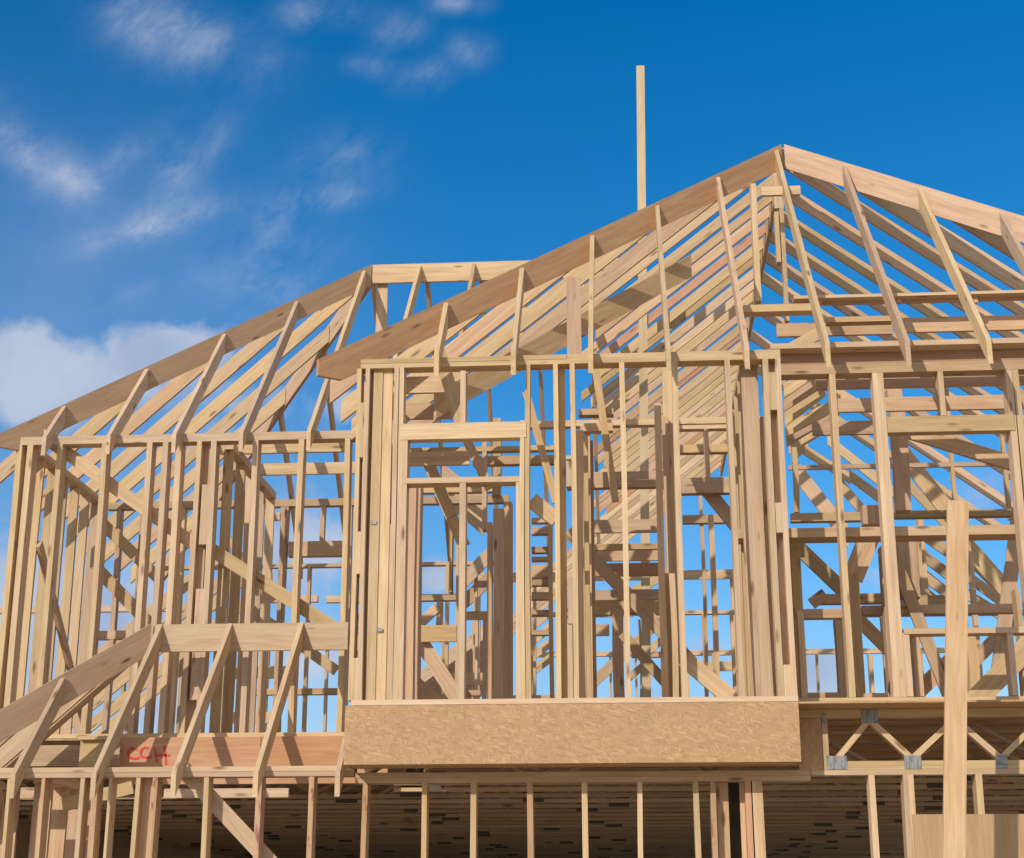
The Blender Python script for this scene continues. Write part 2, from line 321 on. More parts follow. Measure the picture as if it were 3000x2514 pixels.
# cripples above the right part, diagonal let-in braces behind the studs
brace(w, 5, 1500, 190, 2075, 800, .112, 1.72); brace(w, 9, 110, 1060, 380, 1290, .125, .17)
for xa_, xb_, yy_ in ((247, 256, .10), (258, 314, .045), (316, 374, .055)): stud(w, 5, xa_, xb_, 400, yy_, z0, z1, TH, WOOD, 'trimmer_stud')
for bx_, by_ in ((290, 62), (323, 690)):
    q_ = P(5, bx_, by_, .04); box('bolt_plate', q_ + Vector((-.022, 0, -.014)), q_ + Vector((.022, -.006, .014)), METAL, w)
BAY = w

# bay left side wall: studs show their broad faces one behind another
def side_wall(label, x0, x1, ys, z0, z1, mat=WOOD, plate=True, cat='wall frame', g=None):
    w = thing('stud_wall', label, cat, ((x0 + x1) / 2, ys[0], z0), g)
    e0, e1 = min(ys) - .02, max(ys) + .058
    box('bottom_plate', (x0, e0, z0), (x1, e1, z0 + TH), mat, w)
    if plate:
        box('top_plate', (x0, e0, z1 - 2 * TH), (x1, e1, z1 - TH), mat, w); box('top_plate', (x0, e0, z1 - TH), (x1, e1, z1), mat, w)
    for y in ys:
        box('stud', (x0, y, z0 + TH), (x1, y + TH, z1 - (2 * TH if plate else 0)), random.choice((mat, mat, WOOD)), w)
    return w
sw = side_wall('bay side wall of broad stud faces just behind the bay\'s left corner post', XL, XL + D6, [.62, 1.05, 1.48, 1.92], Zf, Zt)
side_wall('bay return wall of broad stud faces just left of the bay\'s right corner post', XR - .30, XR - .16, [.17, .5, .9, 1.25], Zf, Zt, WOOD)

# ================================================================== WING (left, set back)
PW = 2.05
WX0 = P(2, 90, 260, PW).x
w = thing('stud_wall', 'set-back front stud wall of the left wing, crossed by a let-in diagonal brace', 'wall frame', ((WX0 + XL) / 2, PW, Zf))
Wt = 5.90
box('top_plate', (WX0, PW, Wt - TH), (XL - .01, PW + D6, Wt), WOOD, w)
box('top_plate', (WX0, PW, Wt - 2 * TH), (XL - .01, PW + D6, Wt - TH), WOOD, w)
box('bottom_plate', (WX0, PW, Zf), (XL - .01, PW + D6, Zf + TH), WOOD, w)
wz0, wz1 = Zf + TH, Wt - 2 * TH
for n, xl, xr, y in ((2, 92, 124, 260), (2, 155, 188, 300), (2, 333, 363, 300), (2, 592, 624, 300), (2, 850, 882, 400), (2, 938, 970, 400), (2, 1018, 1052, 400), (2, 1140, 1168, 400), (2, 1226, 1258, 400),
                     (2, 1474, 1506, 400), (2, 1744, 1776, 400), (2, 2016, 2046, 400)):
    stud(w, n, xl, xr, y, PW, wz0, wz1)
stud(w, 2, 1168, 1226, 400, PW + .09, wz0, wz1, TH, BROWN, 'backing_stud')
for yt, yb in ((440, 790), (1050, 1700)): stud2(w, 2, 1169, 1225, 700, yt, yb, PW + .002, .086, name='block', mat=BROWN if yt > 1000 else WOOD)
brace(w, 2, 300, 190, 1110, 770, .12, PW + .165, mat=WOOD); brace(w, 2, 1230, 815, 2050, 1340, .12, PW + .165, mat=WOOD)
# the rim beam the wing wall stands on, with sprayed letters
rb = thing('rim_beam', 'orange rim beam with red sprayed letters under the set-back left wing wall', 'beam', (-3.3, PW - .05, 2.72))
bx0, bx1 = P(3, 700, 700, PW - .05).x, XL - .012
xs = P(3, 1530, 700, PW - .05).x
box('beam_board', (bx0, PW - .05, 2.73), (xs - .003, PW, Zf - .002), ORANGE, rb); box('beam_board', (xs + .003, PW - .05, 2.73), (bx1, PW, Zf - .002), ORANGE, rb)
def strokes(name, polys, Y, width, mat, par):
    vs, fs = [], []
    for pl in polys:
        pts = [P(3, x, y, Y) for x, y in pl]
        for i in range(len(pts) - 1):
            a, b = pts[i], pts[i + 1]; d = (b - a).normalized(); nrm = Vector((-d.z, 0, d.x)) * width / 2; a = a - d * width * .35; b = b + d * width * .35
            k = len(vs); off = Vector((0, .001 * (i % 3), 0))
            for p in (a - nrm, b - nrm, b + nrm, a + nrm): vs += [p - off, p - off + Vector((0, .004, 0))]
            fs += [(k, k + 2, k + 4, k + 6), (k + 7, k + 5, k + 3, k + 1)] + [(k + 2 * j, k + 2 * j + 1, k + (2 * j + 3) % 8, k + (2 * j + 2) % 8) for j in range(4)]
    return link(name, vs, fs, mat, par)
strokes('spray_lettering', [[(800, 762), (775, 755), (755, 768), (750, 790), (760, 810), (790, 818), (812, 812)],
                            [(868, 755), (845, 752), (828, 765), (822, 785), (832, 806), (860, 812), (885, 806)],
                            [(905, 758), (912, 790), (918, 832)], [(910, 805), (945, 795), (990, 800)], [(962, 745), (968, 790), (972, 850)]], PW - .0545, .018, SPRAY, rb)
sw = side_wall('wing end wall of stacked studs with bright gaps at the far left of the house', WX0, WX0 + D4, [PW + .16 + .335 * i for i in range(7)], Zf, Wt)
brace_x = WX0 + D4 + .02
bar('brace', (brace_x, PW + .5, 5.0), (brace_x, PW + 2.3, 3.4), TH, .1, BROWN, sw, Vector((1, 0, 0)))
x = P(2, 1262, 300, PW).x
sw = side_wall('partition of studs running back inside the left wing beside the paired front studs', x, x + D4, [PW + .3, PW + .75, PW + 1.2, PW + 1.65, PW + 2.1], Zf, Wt, WOOD)
# wing cross wall
YB = 4.45
w = thing('stud_wall', 'rear cross wall of the left wing with shaded window header, seen through the front studs', 'wall frame', (-4, YB, Zf))
xa, xb = WX0 + D4 + .01, -1.2
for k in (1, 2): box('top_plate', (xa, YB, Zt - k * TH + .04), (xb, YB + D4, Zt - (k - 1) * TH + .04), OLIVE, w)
box('bottom_plate', (xa, YB, Zf), (xb, YB + D4, Zf + TH), WOOD, w)
for n, xl, xr, y, yt, yb, mt in ((2, 680, 706, 700, 520, 2600, WOOD), (2, 1640, 1668, 700, 520, 2600, BROWN), (2, 1670, 1690, 700, 520, 2600, PINK), (2, 1878, 1902, 600, 515, 775, BROWN), (2, 1060, 1085, 600, 540, 2600, WOOD),
                             (2, 460, 485, 700, 500, 2600, WOOD), (2, 2035, 2060, 700, 515, 2600, WOOD), (2, 1310, 1335, 700, 520, 2600, BROWN), (2, 800, 822, 900, 540, 2600, BROWN)):
    z0b = Zf + TH if yb > 2000 else P(n, xl, yb, YB).z
    stud(w, n, xl, xr, y, YB, z0b, Zt - .04, D4, mt)
rail(w, 2, 1490, 1640, 605, 650, YB, TH, WOOD, 'header'); rail(w, 2, 1690, 2035, 772, 858, YB, D4, BROWN, 'header'); rail(w, 2, 540, 800, 1297, 1345, YB, D4, WOOD, 'window_sill')
rail(w, 3, 1450, 1990, 408, 442, YB, D4, BROWN, 'window_sill')
brace(w, 2, 470, 540, 890, 950, .12, YB - .03, mat=BROWN); brace(w, 2, 585, 950, 880, 1260, .13, YB - .03, mat=BROWN); brace(w, 2, 1480, 1180, 1900, 1480, .11, YB + .12, mat=WOOD)
brace(w, 2, 1340, 760, 1440, 900, .07, YB - .03, mat=BROWN)

# rear walls
YR = 10.0
w = thing('stud_wall', 'far rear wall of the left wing, small studs with a broken top plate against the sky', 'wall frame', (-4.2, YR, Zf))
rail(w, 2, 1470, 1860, 1090, 1128, YR, D4, BROWN, 'top_plate'); rail(w, 2, 1912, 2140, 1090, 1128, YR, D4, BROWN, 'top_plate')
for k in range(16):
    xx = -7 + k * .406
    if k in (3, 9): continue
    box('stud', (xx, YR, Zf), (xx + TH, YR + D4, 5.55), random.choice((WOOD, OLIVE)), w)
rail(w, 2, -200, 1300, 1150, 1185, YR, D4, WOOD, 'top_plate')
box('bottom_plate', (-7, YR, Zf - .04), (-.4, YR + D4, Zf), WOOD, w)
rail(w, 3, 1290, 1600, 545, 610, YR - .05, TH, WOOD, 'sheathing_board')

# ================================================================== RIGHT UPPER WALL (Y = .35)
PR = .35; RX1 = 5.9; Rt = 5.93
w = thing('stud_wall', 'right upper stud wall on top of the open web floor truss, with an olive window header', 'wall frame', (3.5, PR, Zf))
box('bottom_plate', (XR + .005, PR, Zf + .03), (RX1, PR + D6, Zf + .03 + TH), WOOD, w); box('bottom_plate', (XR + .005, PR + .002, Zf - .005), (RX1, PR + D6, Zf + .029), OLIVE, w)
box('top_plate', (XR - .05, PR - .14, 5.932), (RX1, PR + .15, 5.975), WOOD, w); box('top_plate', (XR + .02, PR + .004, 5.84), (RX1, PR + D6, 5.93), HIP, w); box('top_plate', (XR + .02, PR - .002, 5.76), (RX1, PR + D6, 5.838), BROWN, w)  # middle board in HIP: shade under the overhanging plate painted into its colour
rz0, rz1 = Zf + .07, Rt - .17
stud(w, 9, 1030, 1066, 500, PR, rz0, rz1)
stud(w, 9, 1283, 1318, 500, PR, rz0, rz1); stud(w, 9, 1319, 1358, 500, PR, rz0, rz1)
stud2(w, 9, 1402, 1440, 1100, 908, 1296, PR, name='jack_stud')
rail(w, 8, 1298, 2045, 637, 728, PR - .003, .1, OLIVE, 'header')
stud2(w, 8, 1600, 1630, 450, 330, 634, PR, name='cripple_stud', mat=WOOD)
stud(w, 8, 2000, 2038, 500, PR, rz0, rz1); stud(w, 8, 2039, 2075, 500, PR, rz0, rz1)
rail(w, 9, 1395, 2400, 878, 910, PR - .002, D6, WOOD, 'window_sill')
for k in range(1, 7): box('stud', (3.32 + k * .42, PR, rz0), (3.358 + k * .42, PR + D6, rz1), WOOD, w)
stud2(w, 9, 2010, 2044, 1000, 908, 1296, PR, name='cripple_stud')
stud(w, 9, 778, 815, 900, PR, rz0, P(9, 780, 780, PR).z, D6, BROWN, 'jack_stud'); rail(w, 9, 806, 1040, 770, 822, PR + .16, D4, BROWN, 'blocking')
rail(w, 9, 815, 1020, 1258, 1300, PR + .6, D4, WOOD, 'blocking'); rail(w, 9, 1166, 1310, 1262, 1300, PR + .6, D4, BROWN, 'blocking')

# ================================================================== MAIN ROOF: front hip, then a long ridge running back
mm = 1.083; fy, fz = -.12, 5.86
AP = Vector((1.65, 2.78, fz + (2.78 - fy) * mm)); LS, RS = .74, .70     # plan slopes of the two hips
mL, mR = mm * LS, mm * RS
YEND = 14.4
roof = thing('roof_frame', 'tall hip roof frame rising to the highest peak over the bay, closely spaced rafters running back', 'roof frame', (AP.x, AP.y, Zt))
def main_front_z(y): return fz + (y - fy) * mm
def hip_y_left(x): return AP.y - (AP.x - x) * LS
def hip_y_right(x): return AP.y - (x - AP.x) * RS
xl_t = P(0, 928, 1107, -.2).x; yl_t = AP.y - (AP.x - xl_t) * LS; xr_t = AP.x + (AP.y + .3) / RS
rafter('hip_rafter', (xl_t, yl_t, main_front_z(yl_t)), AP + Vector((-.02, -.02, 0)), TH, .225, HIP, roof, tip=.5)
rafter('hip_rafter', (xr_t, -.3, main_front_z(-.3)), AP + Vector((.03, -.02, -.0)), TH, .225, ORANGE if False else PINK, roof)
XS = [-1.43, -.83, -.23, .37, .97, 1.585, 2.19, 2.80, 3.41, 4.02, 4.63, 5.24]
for x in XS:
    yt = min(hip_y_left(x), hip_y_right(x)) - .03
    if x == 1.585: yt = AP.y - .02
    rafter('rafter', (x, fy - .02, main_front_z(fy - .02)), (x, yt, main_front_z(yt)), TH, .15, PINK if x in (.97, 2.19) else WOOD, roof, .12)
bar('ridge_board', AP + Vector((0, .02, -.12)), (AP.x, YEND, AP.z - .12), TH, .22, WOOD, roof, Vector((1, 0, 0)))
# left slope
def left_z(x): return AP.z - (AP.x - x) * mL
def right_z(x): return AP.z - (x - AP.x) * mR
xe = -2.35; k = 0; y = AP.y + .12
while y < YEND:
    mt = (WOOD, WOOD, PINK, WOOD, ORANGE, WOOD, OLIVE, PINK)[(k * 5) % 8]
    lo = -2.35 + (y - 1.93) * 1.33 if y < 3.6 else (-.45 + .1 * (k % 3) if y < 11.6 else (-1.5 if y < 13 else xe))
    # left rafters stop on the valley of the wing roof in front
    rafter('rafter', (lo, y, left_z(lo)), (AP.x - .02, y + random.uniform(-.03, .03), left_z(AP.x - .02)), TH, .088 + .014 * (k % 2), mt, roof)
    k += 1; y += .40 + (.05 if k % 3 else -.06)
xe2 = AP.x + 4.5
y = AP.y + .15
while y < 9.2:
    rafter('rafter', (xe2, y, right_z(xe2)), (AP.x + .02, y, right_z(AP.x + .02)), TH, .125, (WOOD, BROWN, PINK)[k % 3], roof); k += 1; y += .6 if y < 5.5 else .98
# jacks of the front left part of the left slope, and of the right
y = AP.y - .35
while y > .3:
    xh = AP.x - (AP.y - y) / LS
    rafter('rafter', (xe, y, left_z(xe)), (xh - .02, y, left_z(xh - .02)), TH, .15, (WOOD, PINK)[k % 2], roof); k += 1
    xh = AP.x + (AP.y - y) / RS
    if y > .4: rafter('rafter', (xe2, y, right_z(xe2)), (xh + .02, y, right_z(xh + .02)), TH, .15, (WOOD, OLIVE)[k % 2], roof)
    y -= .52
# valley board on the left slope
va, vb = P(4, 830, 300, 2.2), P(4, 1440, -30, 3.4)
# post under the peak and cleats
px = P(7, 545, 600, 1.9)
stud2(roof, 7, 512, 545, 600, 275, 965, 1.55, D6, WOOD, 'king_post')
rail(roof, 7, 560, 790, 292, 342, 2.2, TH, WOOD, 'collar_tie')
stud2(roof, 7, 640, 665, 500, 440, 735, 2.6, .09, WOOD, 'king_post'); stud2(roof, 7, 682, 706, 700, 420, 1080, 2.6, .09, OLIVE, 'king_post')
stud2(roof, 7, 635, 690, 350, 215, 420, 2.62, TH, WOOD, 'king_post')
rail(roof, 7, 750, 2400, 914, 930, 1.05, .12, WOOD, 'purlin'); rail(roof, 7, 752, 2400, 931, 968, 1.15, TH, PINK, 'purlin')
for xx in (905, 1365, 1815): stud2(roof, 7, xx - 12, xx + 14, 940, 925, 972, 1.1, .05, WOOD, 'cleat')
rail(roof, 7, 455, 865, 985, 1025, .75, .12, WOOD, 'blocking')
rail(roof, 7, 650, 1330, 1090, 1165, 1.3, TH, PINK, 'collar_tie'); rail(roof, 7, 1400, 2400, 1050, 1135, 1.32, TH, PINK, 'collar_tie')
rail(roof, 7, 945, 1330, 1055, 1085, 1.0, .1, PINK, 'purlin')
brace(roof, 7, 735, 1245, 880, 1165, .1, .9, mat=WOOD)
rafter('valley_rafter', P(0, 1275, 1150, 1.2) , P(0, 2021, 748, 3.3), TH, .2, BROWN, roof)
stud2(roof, 0, 1660, 1702, 900, 812, 1075, .95, TH, BROWN, 'support_or_shade_post')

# ================================================================== WING ROOF
wm = 1.0; wy, wz = 1.93, 5.90
WA = Vector((-2.75, 4.67, wz + (4.67 - wy) * wm)); WS = .92
wroof = thing('roof_frame', 'lower hip roof frame over the left wing, long knotty hip board dropping to the far left', 'roof frame', (WA.x, WA.y, Wt))
def wf(y): return wz + (y - wy) * wm
xw = -5.74; yw = WA.y - (WA.x - xw) * WS
rafter('hip_rafter', (xw, yw, wf(yw)), WA + Vector((-.02, -.02, 0)), TH, .215, KNOTTY, wroof, tip=.55)
stud2(wroof, 0, 1102, 1134, 900, 803, 985, 4.72, TH, WOOD, 'king_post')
for x in (-5.28, -4.68, -4.07, -3.45, -2.83):
    yt = WA.y - (WA.x - x) * WS - .03
    rafter('rafter', (x, wy - .05, wf(wy - .05)), (x, min(yt, WA.y), wf(min(yt, WA.y))), TH, .145, WOOD, wroof, .12)
RX = .25
bar('ridge_board', (WA.x, WA.y, WA.z - .11), (RX, WA.y, WA.z - .11), TH, .22, WOOD, wroof, Vector((0, 1, 0)))
for i, x in enumerate((-2.22, -1.61, -1.0, -.39)):
    lo = wy - .05 if x < -2.1 else wy + .75 + i * .3
    rafter('rafter', (x, lo, wf(lo)), (x, WA.y - .02, wf(WA.y - .02)), TH, .145, (WOOD, PINK)[i % 2], wroof)
def wr(y): return WA.z - (y - WA.y) * wm
ye = 7.45
for i, x in enumerate((-2.75, -2.14, -1.53, -.92, -.31)):
    rafter('rafter', (x, ye, wr(ye)), (x, WA.y + .02, wr(WA.y + .02)), TH, .145, (WOOD, BROWN)[i % 2], wroof)
def wl(x): return WA.z - (WA.x - x) * wm * WS
xle = -5.95
rafter('hip_rafter', (WA.x - (ye - WA.y) / WS, ye, wr(ye)), WA + Vector((-.03, .03, 0)), TH, .21, PINK, wroof)
y = WY0 = WA.y - .05
i = 0
while y > 2.3:
    xh = WA.x - (WA.y - y) / WS
    rafter('rafter', (xle, y, wl(xle)), (xh - .02, y, wl(xh - .02)), TH, .145, (WOOD, WOOD, PINK)[i % 3], wroof); i += 1; y -= .55
y = WA.y + .5
while y < 7.3:
    xh = WA.x - (y - WA.y) / WS
    rafter('rafter', (xle, y, wl(xle)), (xh - .02, y, wl(xh - .02)), TH, .145, (WOOD, PINK, WOOD)[i % 3], wroof)
    x2 = -5.4 + i * 0
    i += 1; y += .55
for x in (-3.4, -4.0, -4.6, -5.2):
    yt = WA.y + (WA.x - x) * WS
    rafter('rafter', (x, ye, wr(ye)), (x, yt + .02, wr(yt + .02)), TH, .145, BROWN, wroof)

# ceiling joists, each a thing
def joist(label, n, x0, x1, yt, yb, Y, mat):
    a, b = P(n, x0, (yt + yb) / 2, Y), P(n, x1, (yt + yb) / 2, Y); z1, z0 = P(n, (x0 + x1) / 2, yt, Y).z, P(n, (x0 + x1) / 2, yb, Y).z
    o = box('ceiling_joist', (a.x, Y, z0), (b.x, Y + TH, z1), mat, None); o['label'] = label; o['category'] = 'joist'; o['group'] = 'ceiling joists across the upper storey'
joist('pink ceiling joist just under the right roof plate, topmost of the three right joists', 8, 880, 2500, 382, 462, .75, PINK)
joist('pink ceiling joist in the middle of the three right joists', 8, 1010, 2500, 518, 598, 1.2, PINK)
joist('short pink ceiling joist lowest of the three, behind the window header on the right', 8, 860, 1900, 660, 738, 1.8, PINK)
joist('upper of the two ceiling joists crossing just under the left wing plate', 2, 1290, 2050, 190, 252, 2.6, WOOD)
joist('lower of the two ceiling joists below the left wing plate, beside the bay', 2, 1380, 2160, 312, 378, 3.3, WOOD)
joist('short ceiling joist under the bay top plate, left of the cripple stud', 4, 475, 725, 205, 300, 1.0, WOOD)
joist('tan ceiling joist seen just above the window header of the bay', 4, 478, 775, 362, 452, 1.35, BROWN)
joist('ceiling joist showing between the window header and window head of the bay', 4, 468, 850, 645, 725, 1.75, WOOD)

# ================================================================== INTERIOR WALLS OF THE BAY
YI = 2.75
w = thing('stud_wall', 'first interior wall behind the bay window, double top plate and shaded double studs', 'wall frame', (-.6, YI, Zf))
rail(w, 4, 470, 1345, 618, 645, YI, D4, WOOD, 'top_plate'); rail(w, 4, 870, 1345, 672, 720, YI + .3, D4, BROWN, 'top_plate')
rail(w, 4, 500, 985, 845, 885, YI + 1.2, D4, WOOD, 'top_plate')
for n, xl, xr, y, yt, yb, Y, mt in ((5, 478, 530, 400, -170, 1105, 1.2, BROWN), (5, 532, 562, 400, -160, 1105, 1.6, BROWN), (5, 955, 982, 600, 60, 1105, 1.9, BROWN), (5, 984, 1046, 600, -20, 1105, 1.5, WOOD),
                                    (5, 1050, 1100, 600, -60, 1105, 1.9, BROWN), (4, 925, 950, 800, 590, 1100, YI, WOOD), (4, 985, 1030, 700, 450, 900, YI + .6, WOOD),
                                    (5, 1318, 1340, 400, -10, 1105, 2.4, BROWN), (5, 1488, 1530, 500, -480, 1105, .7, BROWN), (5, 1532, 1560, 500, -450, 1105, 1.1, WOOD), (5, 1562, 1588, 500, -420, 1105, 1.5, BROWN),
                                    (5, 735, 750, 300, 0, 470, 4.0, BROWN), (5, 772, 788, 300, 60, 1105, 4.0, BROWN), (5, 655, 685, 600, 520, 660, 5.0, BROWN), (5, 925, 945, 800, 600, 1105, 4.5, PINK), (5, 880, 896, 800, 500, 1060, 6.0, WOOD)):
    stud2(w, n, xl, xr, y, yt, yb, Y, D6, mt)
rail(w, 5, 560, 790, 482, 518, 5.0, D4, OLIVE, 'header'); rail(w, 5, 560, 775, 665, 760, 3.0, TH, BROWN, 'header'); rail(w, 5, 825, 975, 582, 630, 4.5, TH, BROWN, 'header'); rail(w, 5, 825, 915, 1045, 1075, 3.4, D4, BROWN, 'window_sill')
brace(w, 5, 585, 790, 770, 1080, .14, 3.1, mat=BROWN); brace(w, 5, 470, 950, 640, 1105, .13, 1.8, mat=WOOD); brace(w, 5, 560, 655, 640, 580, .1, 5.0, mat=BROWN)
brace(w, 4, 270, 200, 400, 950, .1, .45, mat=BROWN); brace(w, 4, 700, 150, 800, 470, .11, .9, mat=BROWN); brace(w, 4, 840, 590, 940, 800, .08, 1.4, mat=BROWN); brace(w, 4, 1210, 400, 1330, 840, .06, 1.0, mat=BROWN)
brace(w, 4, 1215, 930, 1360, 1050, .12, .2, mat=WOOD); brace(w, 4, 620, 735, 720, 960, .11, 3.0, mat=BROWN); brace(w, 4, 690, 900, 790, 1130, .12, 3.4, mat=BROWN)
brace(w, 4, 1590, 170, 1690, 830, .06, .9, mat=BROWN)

w = thing('stud_wall', 'second interior wall in the middle of the bay with stacked headers and short blocks', 'wall frame', (.4, 1.8, Zf))
rail(w, 8, -840, 570, 655, 690, 1.8, D4, WOOD, 'top_plate'); rail(w, 8, -40, 570, 690, 712, 1.802, D4, WOOD, 'top_plate')
rail(w, 8, 85, 445, 805, 850, 2.55, D4, BROWN, 'top_plate'); rail(w, 8, 92, 555, 998, 1088, 1.8, D4, WOOD, 'header'); rail(w, 4, 1570, 1990, 765, 855, 1.85, D4, WOOD, 'header')
rail(w, 8, 100, 505, 1215, 1262, 5.35, D4, OLIVE, 'top_plate')
rail(w, 4, 1490, 1695, 395, 430, 1.0, .1, BROWN, 'top_plate'); rail(w, 4, 1500, 1690, 480, 525, 1.3, D4, WOOD, 'top_plate'); rail(w, 4, 1580, 1960, 1045, 1120, 2.6, TH, WOOD, 'header')
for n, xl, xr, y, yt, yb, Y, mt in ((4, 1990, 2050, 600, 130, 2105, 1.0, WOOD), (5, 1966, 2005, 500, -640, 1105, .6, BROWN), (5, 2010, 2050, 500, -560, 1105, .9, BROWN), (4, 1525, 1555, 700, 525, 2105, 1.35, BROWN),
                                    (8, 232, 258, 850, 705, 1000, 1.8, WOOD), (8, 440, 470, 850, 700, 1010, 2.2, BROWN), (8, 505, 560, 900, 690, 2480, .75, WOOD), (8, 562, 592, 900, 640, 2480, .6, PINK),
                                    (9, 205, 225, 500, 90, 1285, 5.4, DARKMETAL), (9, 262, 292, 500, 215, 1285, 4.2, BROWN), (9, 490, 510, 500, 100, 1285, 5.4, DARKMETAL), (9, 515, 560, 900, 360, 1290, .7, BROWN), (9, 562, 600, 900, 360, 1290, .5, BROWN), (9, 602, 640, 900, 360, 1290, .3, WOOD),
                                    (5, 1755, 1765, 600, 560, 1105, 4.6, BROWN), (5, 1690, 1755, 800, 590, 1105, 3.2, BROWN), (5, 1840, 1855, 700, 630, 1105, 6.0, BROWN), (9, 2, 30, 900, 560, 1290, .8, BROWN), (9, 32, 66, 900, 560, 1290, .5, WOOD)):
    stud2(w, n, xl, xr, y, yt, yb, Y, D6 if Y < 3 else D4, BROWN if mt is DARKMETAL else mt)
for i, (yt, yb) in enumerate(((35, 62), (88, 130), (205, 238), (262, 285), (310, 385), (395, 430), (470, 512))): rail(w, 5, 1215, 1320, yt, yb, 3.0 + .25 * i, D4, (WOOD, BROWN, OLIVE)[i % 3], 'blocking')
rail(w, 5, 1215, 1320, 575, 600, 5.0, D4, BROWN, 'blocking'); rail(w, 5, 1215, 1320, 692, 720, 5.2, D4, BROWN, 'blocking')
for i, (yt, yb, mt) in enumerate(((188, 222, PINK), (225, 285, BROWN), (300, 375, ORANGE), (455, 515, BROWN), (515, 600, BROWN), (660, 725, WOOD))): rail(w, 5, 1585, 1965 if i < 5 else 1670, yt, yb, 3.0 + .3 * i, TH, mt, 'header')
brace(w, 5, 1800, 775, 1985, 985, .09, 2.6, mat=BROWN); brace(w, 8, 1110, 240, 1350, 480, .11, 2.6, mat=BROWN) if False else None
brace(w, 9, 265, 100, 510, 400, .12, 1.9, mat=BROWN); brace(w, 5, 1830, 460, 1960, 385, .1, 5.0, mat=WOOD); brace(w, 5, 1880, 830, 1985, 745, .09, 7.0, mat=WOOD); brace(w, 5, 1800, 960, 1870, 900, .08, 7.0, mat=WOOD)
rail(w, 5, 1800, 1990, 820, 850, 7.0, D4, WOOD, 'top_plate')

w = thing('stud_wall', 'cluttered interior framing behind the right wall, broad pink post, kneed post and diagonal braces', 'wall frame', (3.2, 2.2, Zf))
for n, xl, xr, y, yt, yb, Y, mt in ((8, 1335, 1422, 950, 470, 1190, 1.6, PINK), (8, 745, 775, 1000, 820, 1200, 3.0, OLIVE), (9, 1075, 1150, 900, 560, 1300, 1.2, BROWN), (9, 1365, 1480, 500, 340, 700, 1.6, BROWN),
                                    (8, 1680, 1700, 1000, 450, 1240, 5.0, BROWN), (8, 1990, 2012, 1000, 740, 1240, 5.0, BROWN), (9, 1500, 1532, 500, 235, 690, 4.0, WOOD), (9, 1785, 1812, 600, 430, 1290, 4.0, WOOD), (9, 745, 800, 700, 400, 1300, .9, OLIVE),
                                    (9, 1010, 1050, 1100, 820, 1300, 1.0, BROWN), (9, 1290, 1335, 900, 400, 1300, 1.4, BROWN), (9, 1455, 1500, 1050, 920, 1280, 1.6, PINK), (9, 1200, 1222, 1150, 1040, 1260, 9.0, WOOD), (9, 1770, 1830, 1100, 930, 1300, 1.3, BROWN),
                                    (9, 2048, 2075, 700, 650, 1300, 1.0, WOOD), (9, 1480, 1500, 400, 350, 690, 3.0, BROWN)):
    stud2(w, n, xl, xr, y, yt, yb, Y, D6 if Y < 2.5 else D4, mt)
rail(w, 8, 735, 1260, 1205, 1252, 2.9, D4, OLIVE, 'top_plate'); rail(w, 8, 1340, 2040, 1188, 1228, 2.9, D4, OLIVE, 'top_plate'); rail(w, 8, 720, 2035, 915, 940, 5.0, TH, BROWN, 'header')
brace(w, 8, 1460, 740, 2060, 925, .13, 1.7, mat=PINK); brace(w, 9, 1095, 590, 1200, 330, .17, 1.22, mat=BROWN, name='knee_brace'); rail(w, 8, 1155, 1270, 1160, 1270, 1.1, D6, BROWN, 'blocking')
brace(w, 9, 1850, 1270, 2110, 1000, .17, 1.0, mat=WOOD); brace(w, 9, 1460, 1270, 1650, 1090, .13, 1.8, mat=BROWN); brace(w, 9, 1390, 600, 1640, 1230, .1, 1.5, mat=BROWN)
brace(w, 9, 790, 420, 1020, 640, .13, 2.6, mat=OLIVE); brace(w, 9, 1150, 850, 1300, 1000, .12, 2.8, mat=BROWN); brace(w, 9, 1800, 1080, 2000, 880, .12, 2.6, mat=PINK); brace(w, 9, 1960, 1050, 2060, 280, .12, 2.0, mat=BROWN)
brace(w, 9, 870, 728, 920, 690, .1, 2.0, mat=WOOD); rail(w, 9, 870, 1310, 680, 735, 2.0, D4, PINK, 'header'); rail(w, 9, 1385, 1640, 690, 770, 2.4, D4, OLIVE, 'header'); rail(w, 9, 1150, 2050, 745, 795, 1.6, D4, BROWN, 'header')
brace(w, 9, 960, 1010, 1000, 1010, .03, 3, mat=WOOD) if False else None

# short lit rafter ends right of the bay corner post
r2 = thing('roof_frame', 'stack of short lit rafter ends just right of the bay corner post, under the right roof plate', 'roof frame', (2.2, 3.2, Zt))
for i, (xa_, ya_, xb_, yb_) in enumerate(((690, 455, 850, 345), (690, 535, 960, 365), (695, 620, 930, 440), (700, 690, 1060, 500), (705, 745, 1010, 560), (720, 790, 960, 645), (735, 830, 830, 750))):
    Yq = 3.0 + .22 * i
    rafter('rafter', P(8, xa_, ya_, Yq), P(8, xb_, yb_, Yq), TH, .115, (WOOD, PINK, WOOD)[i % 3], r2)
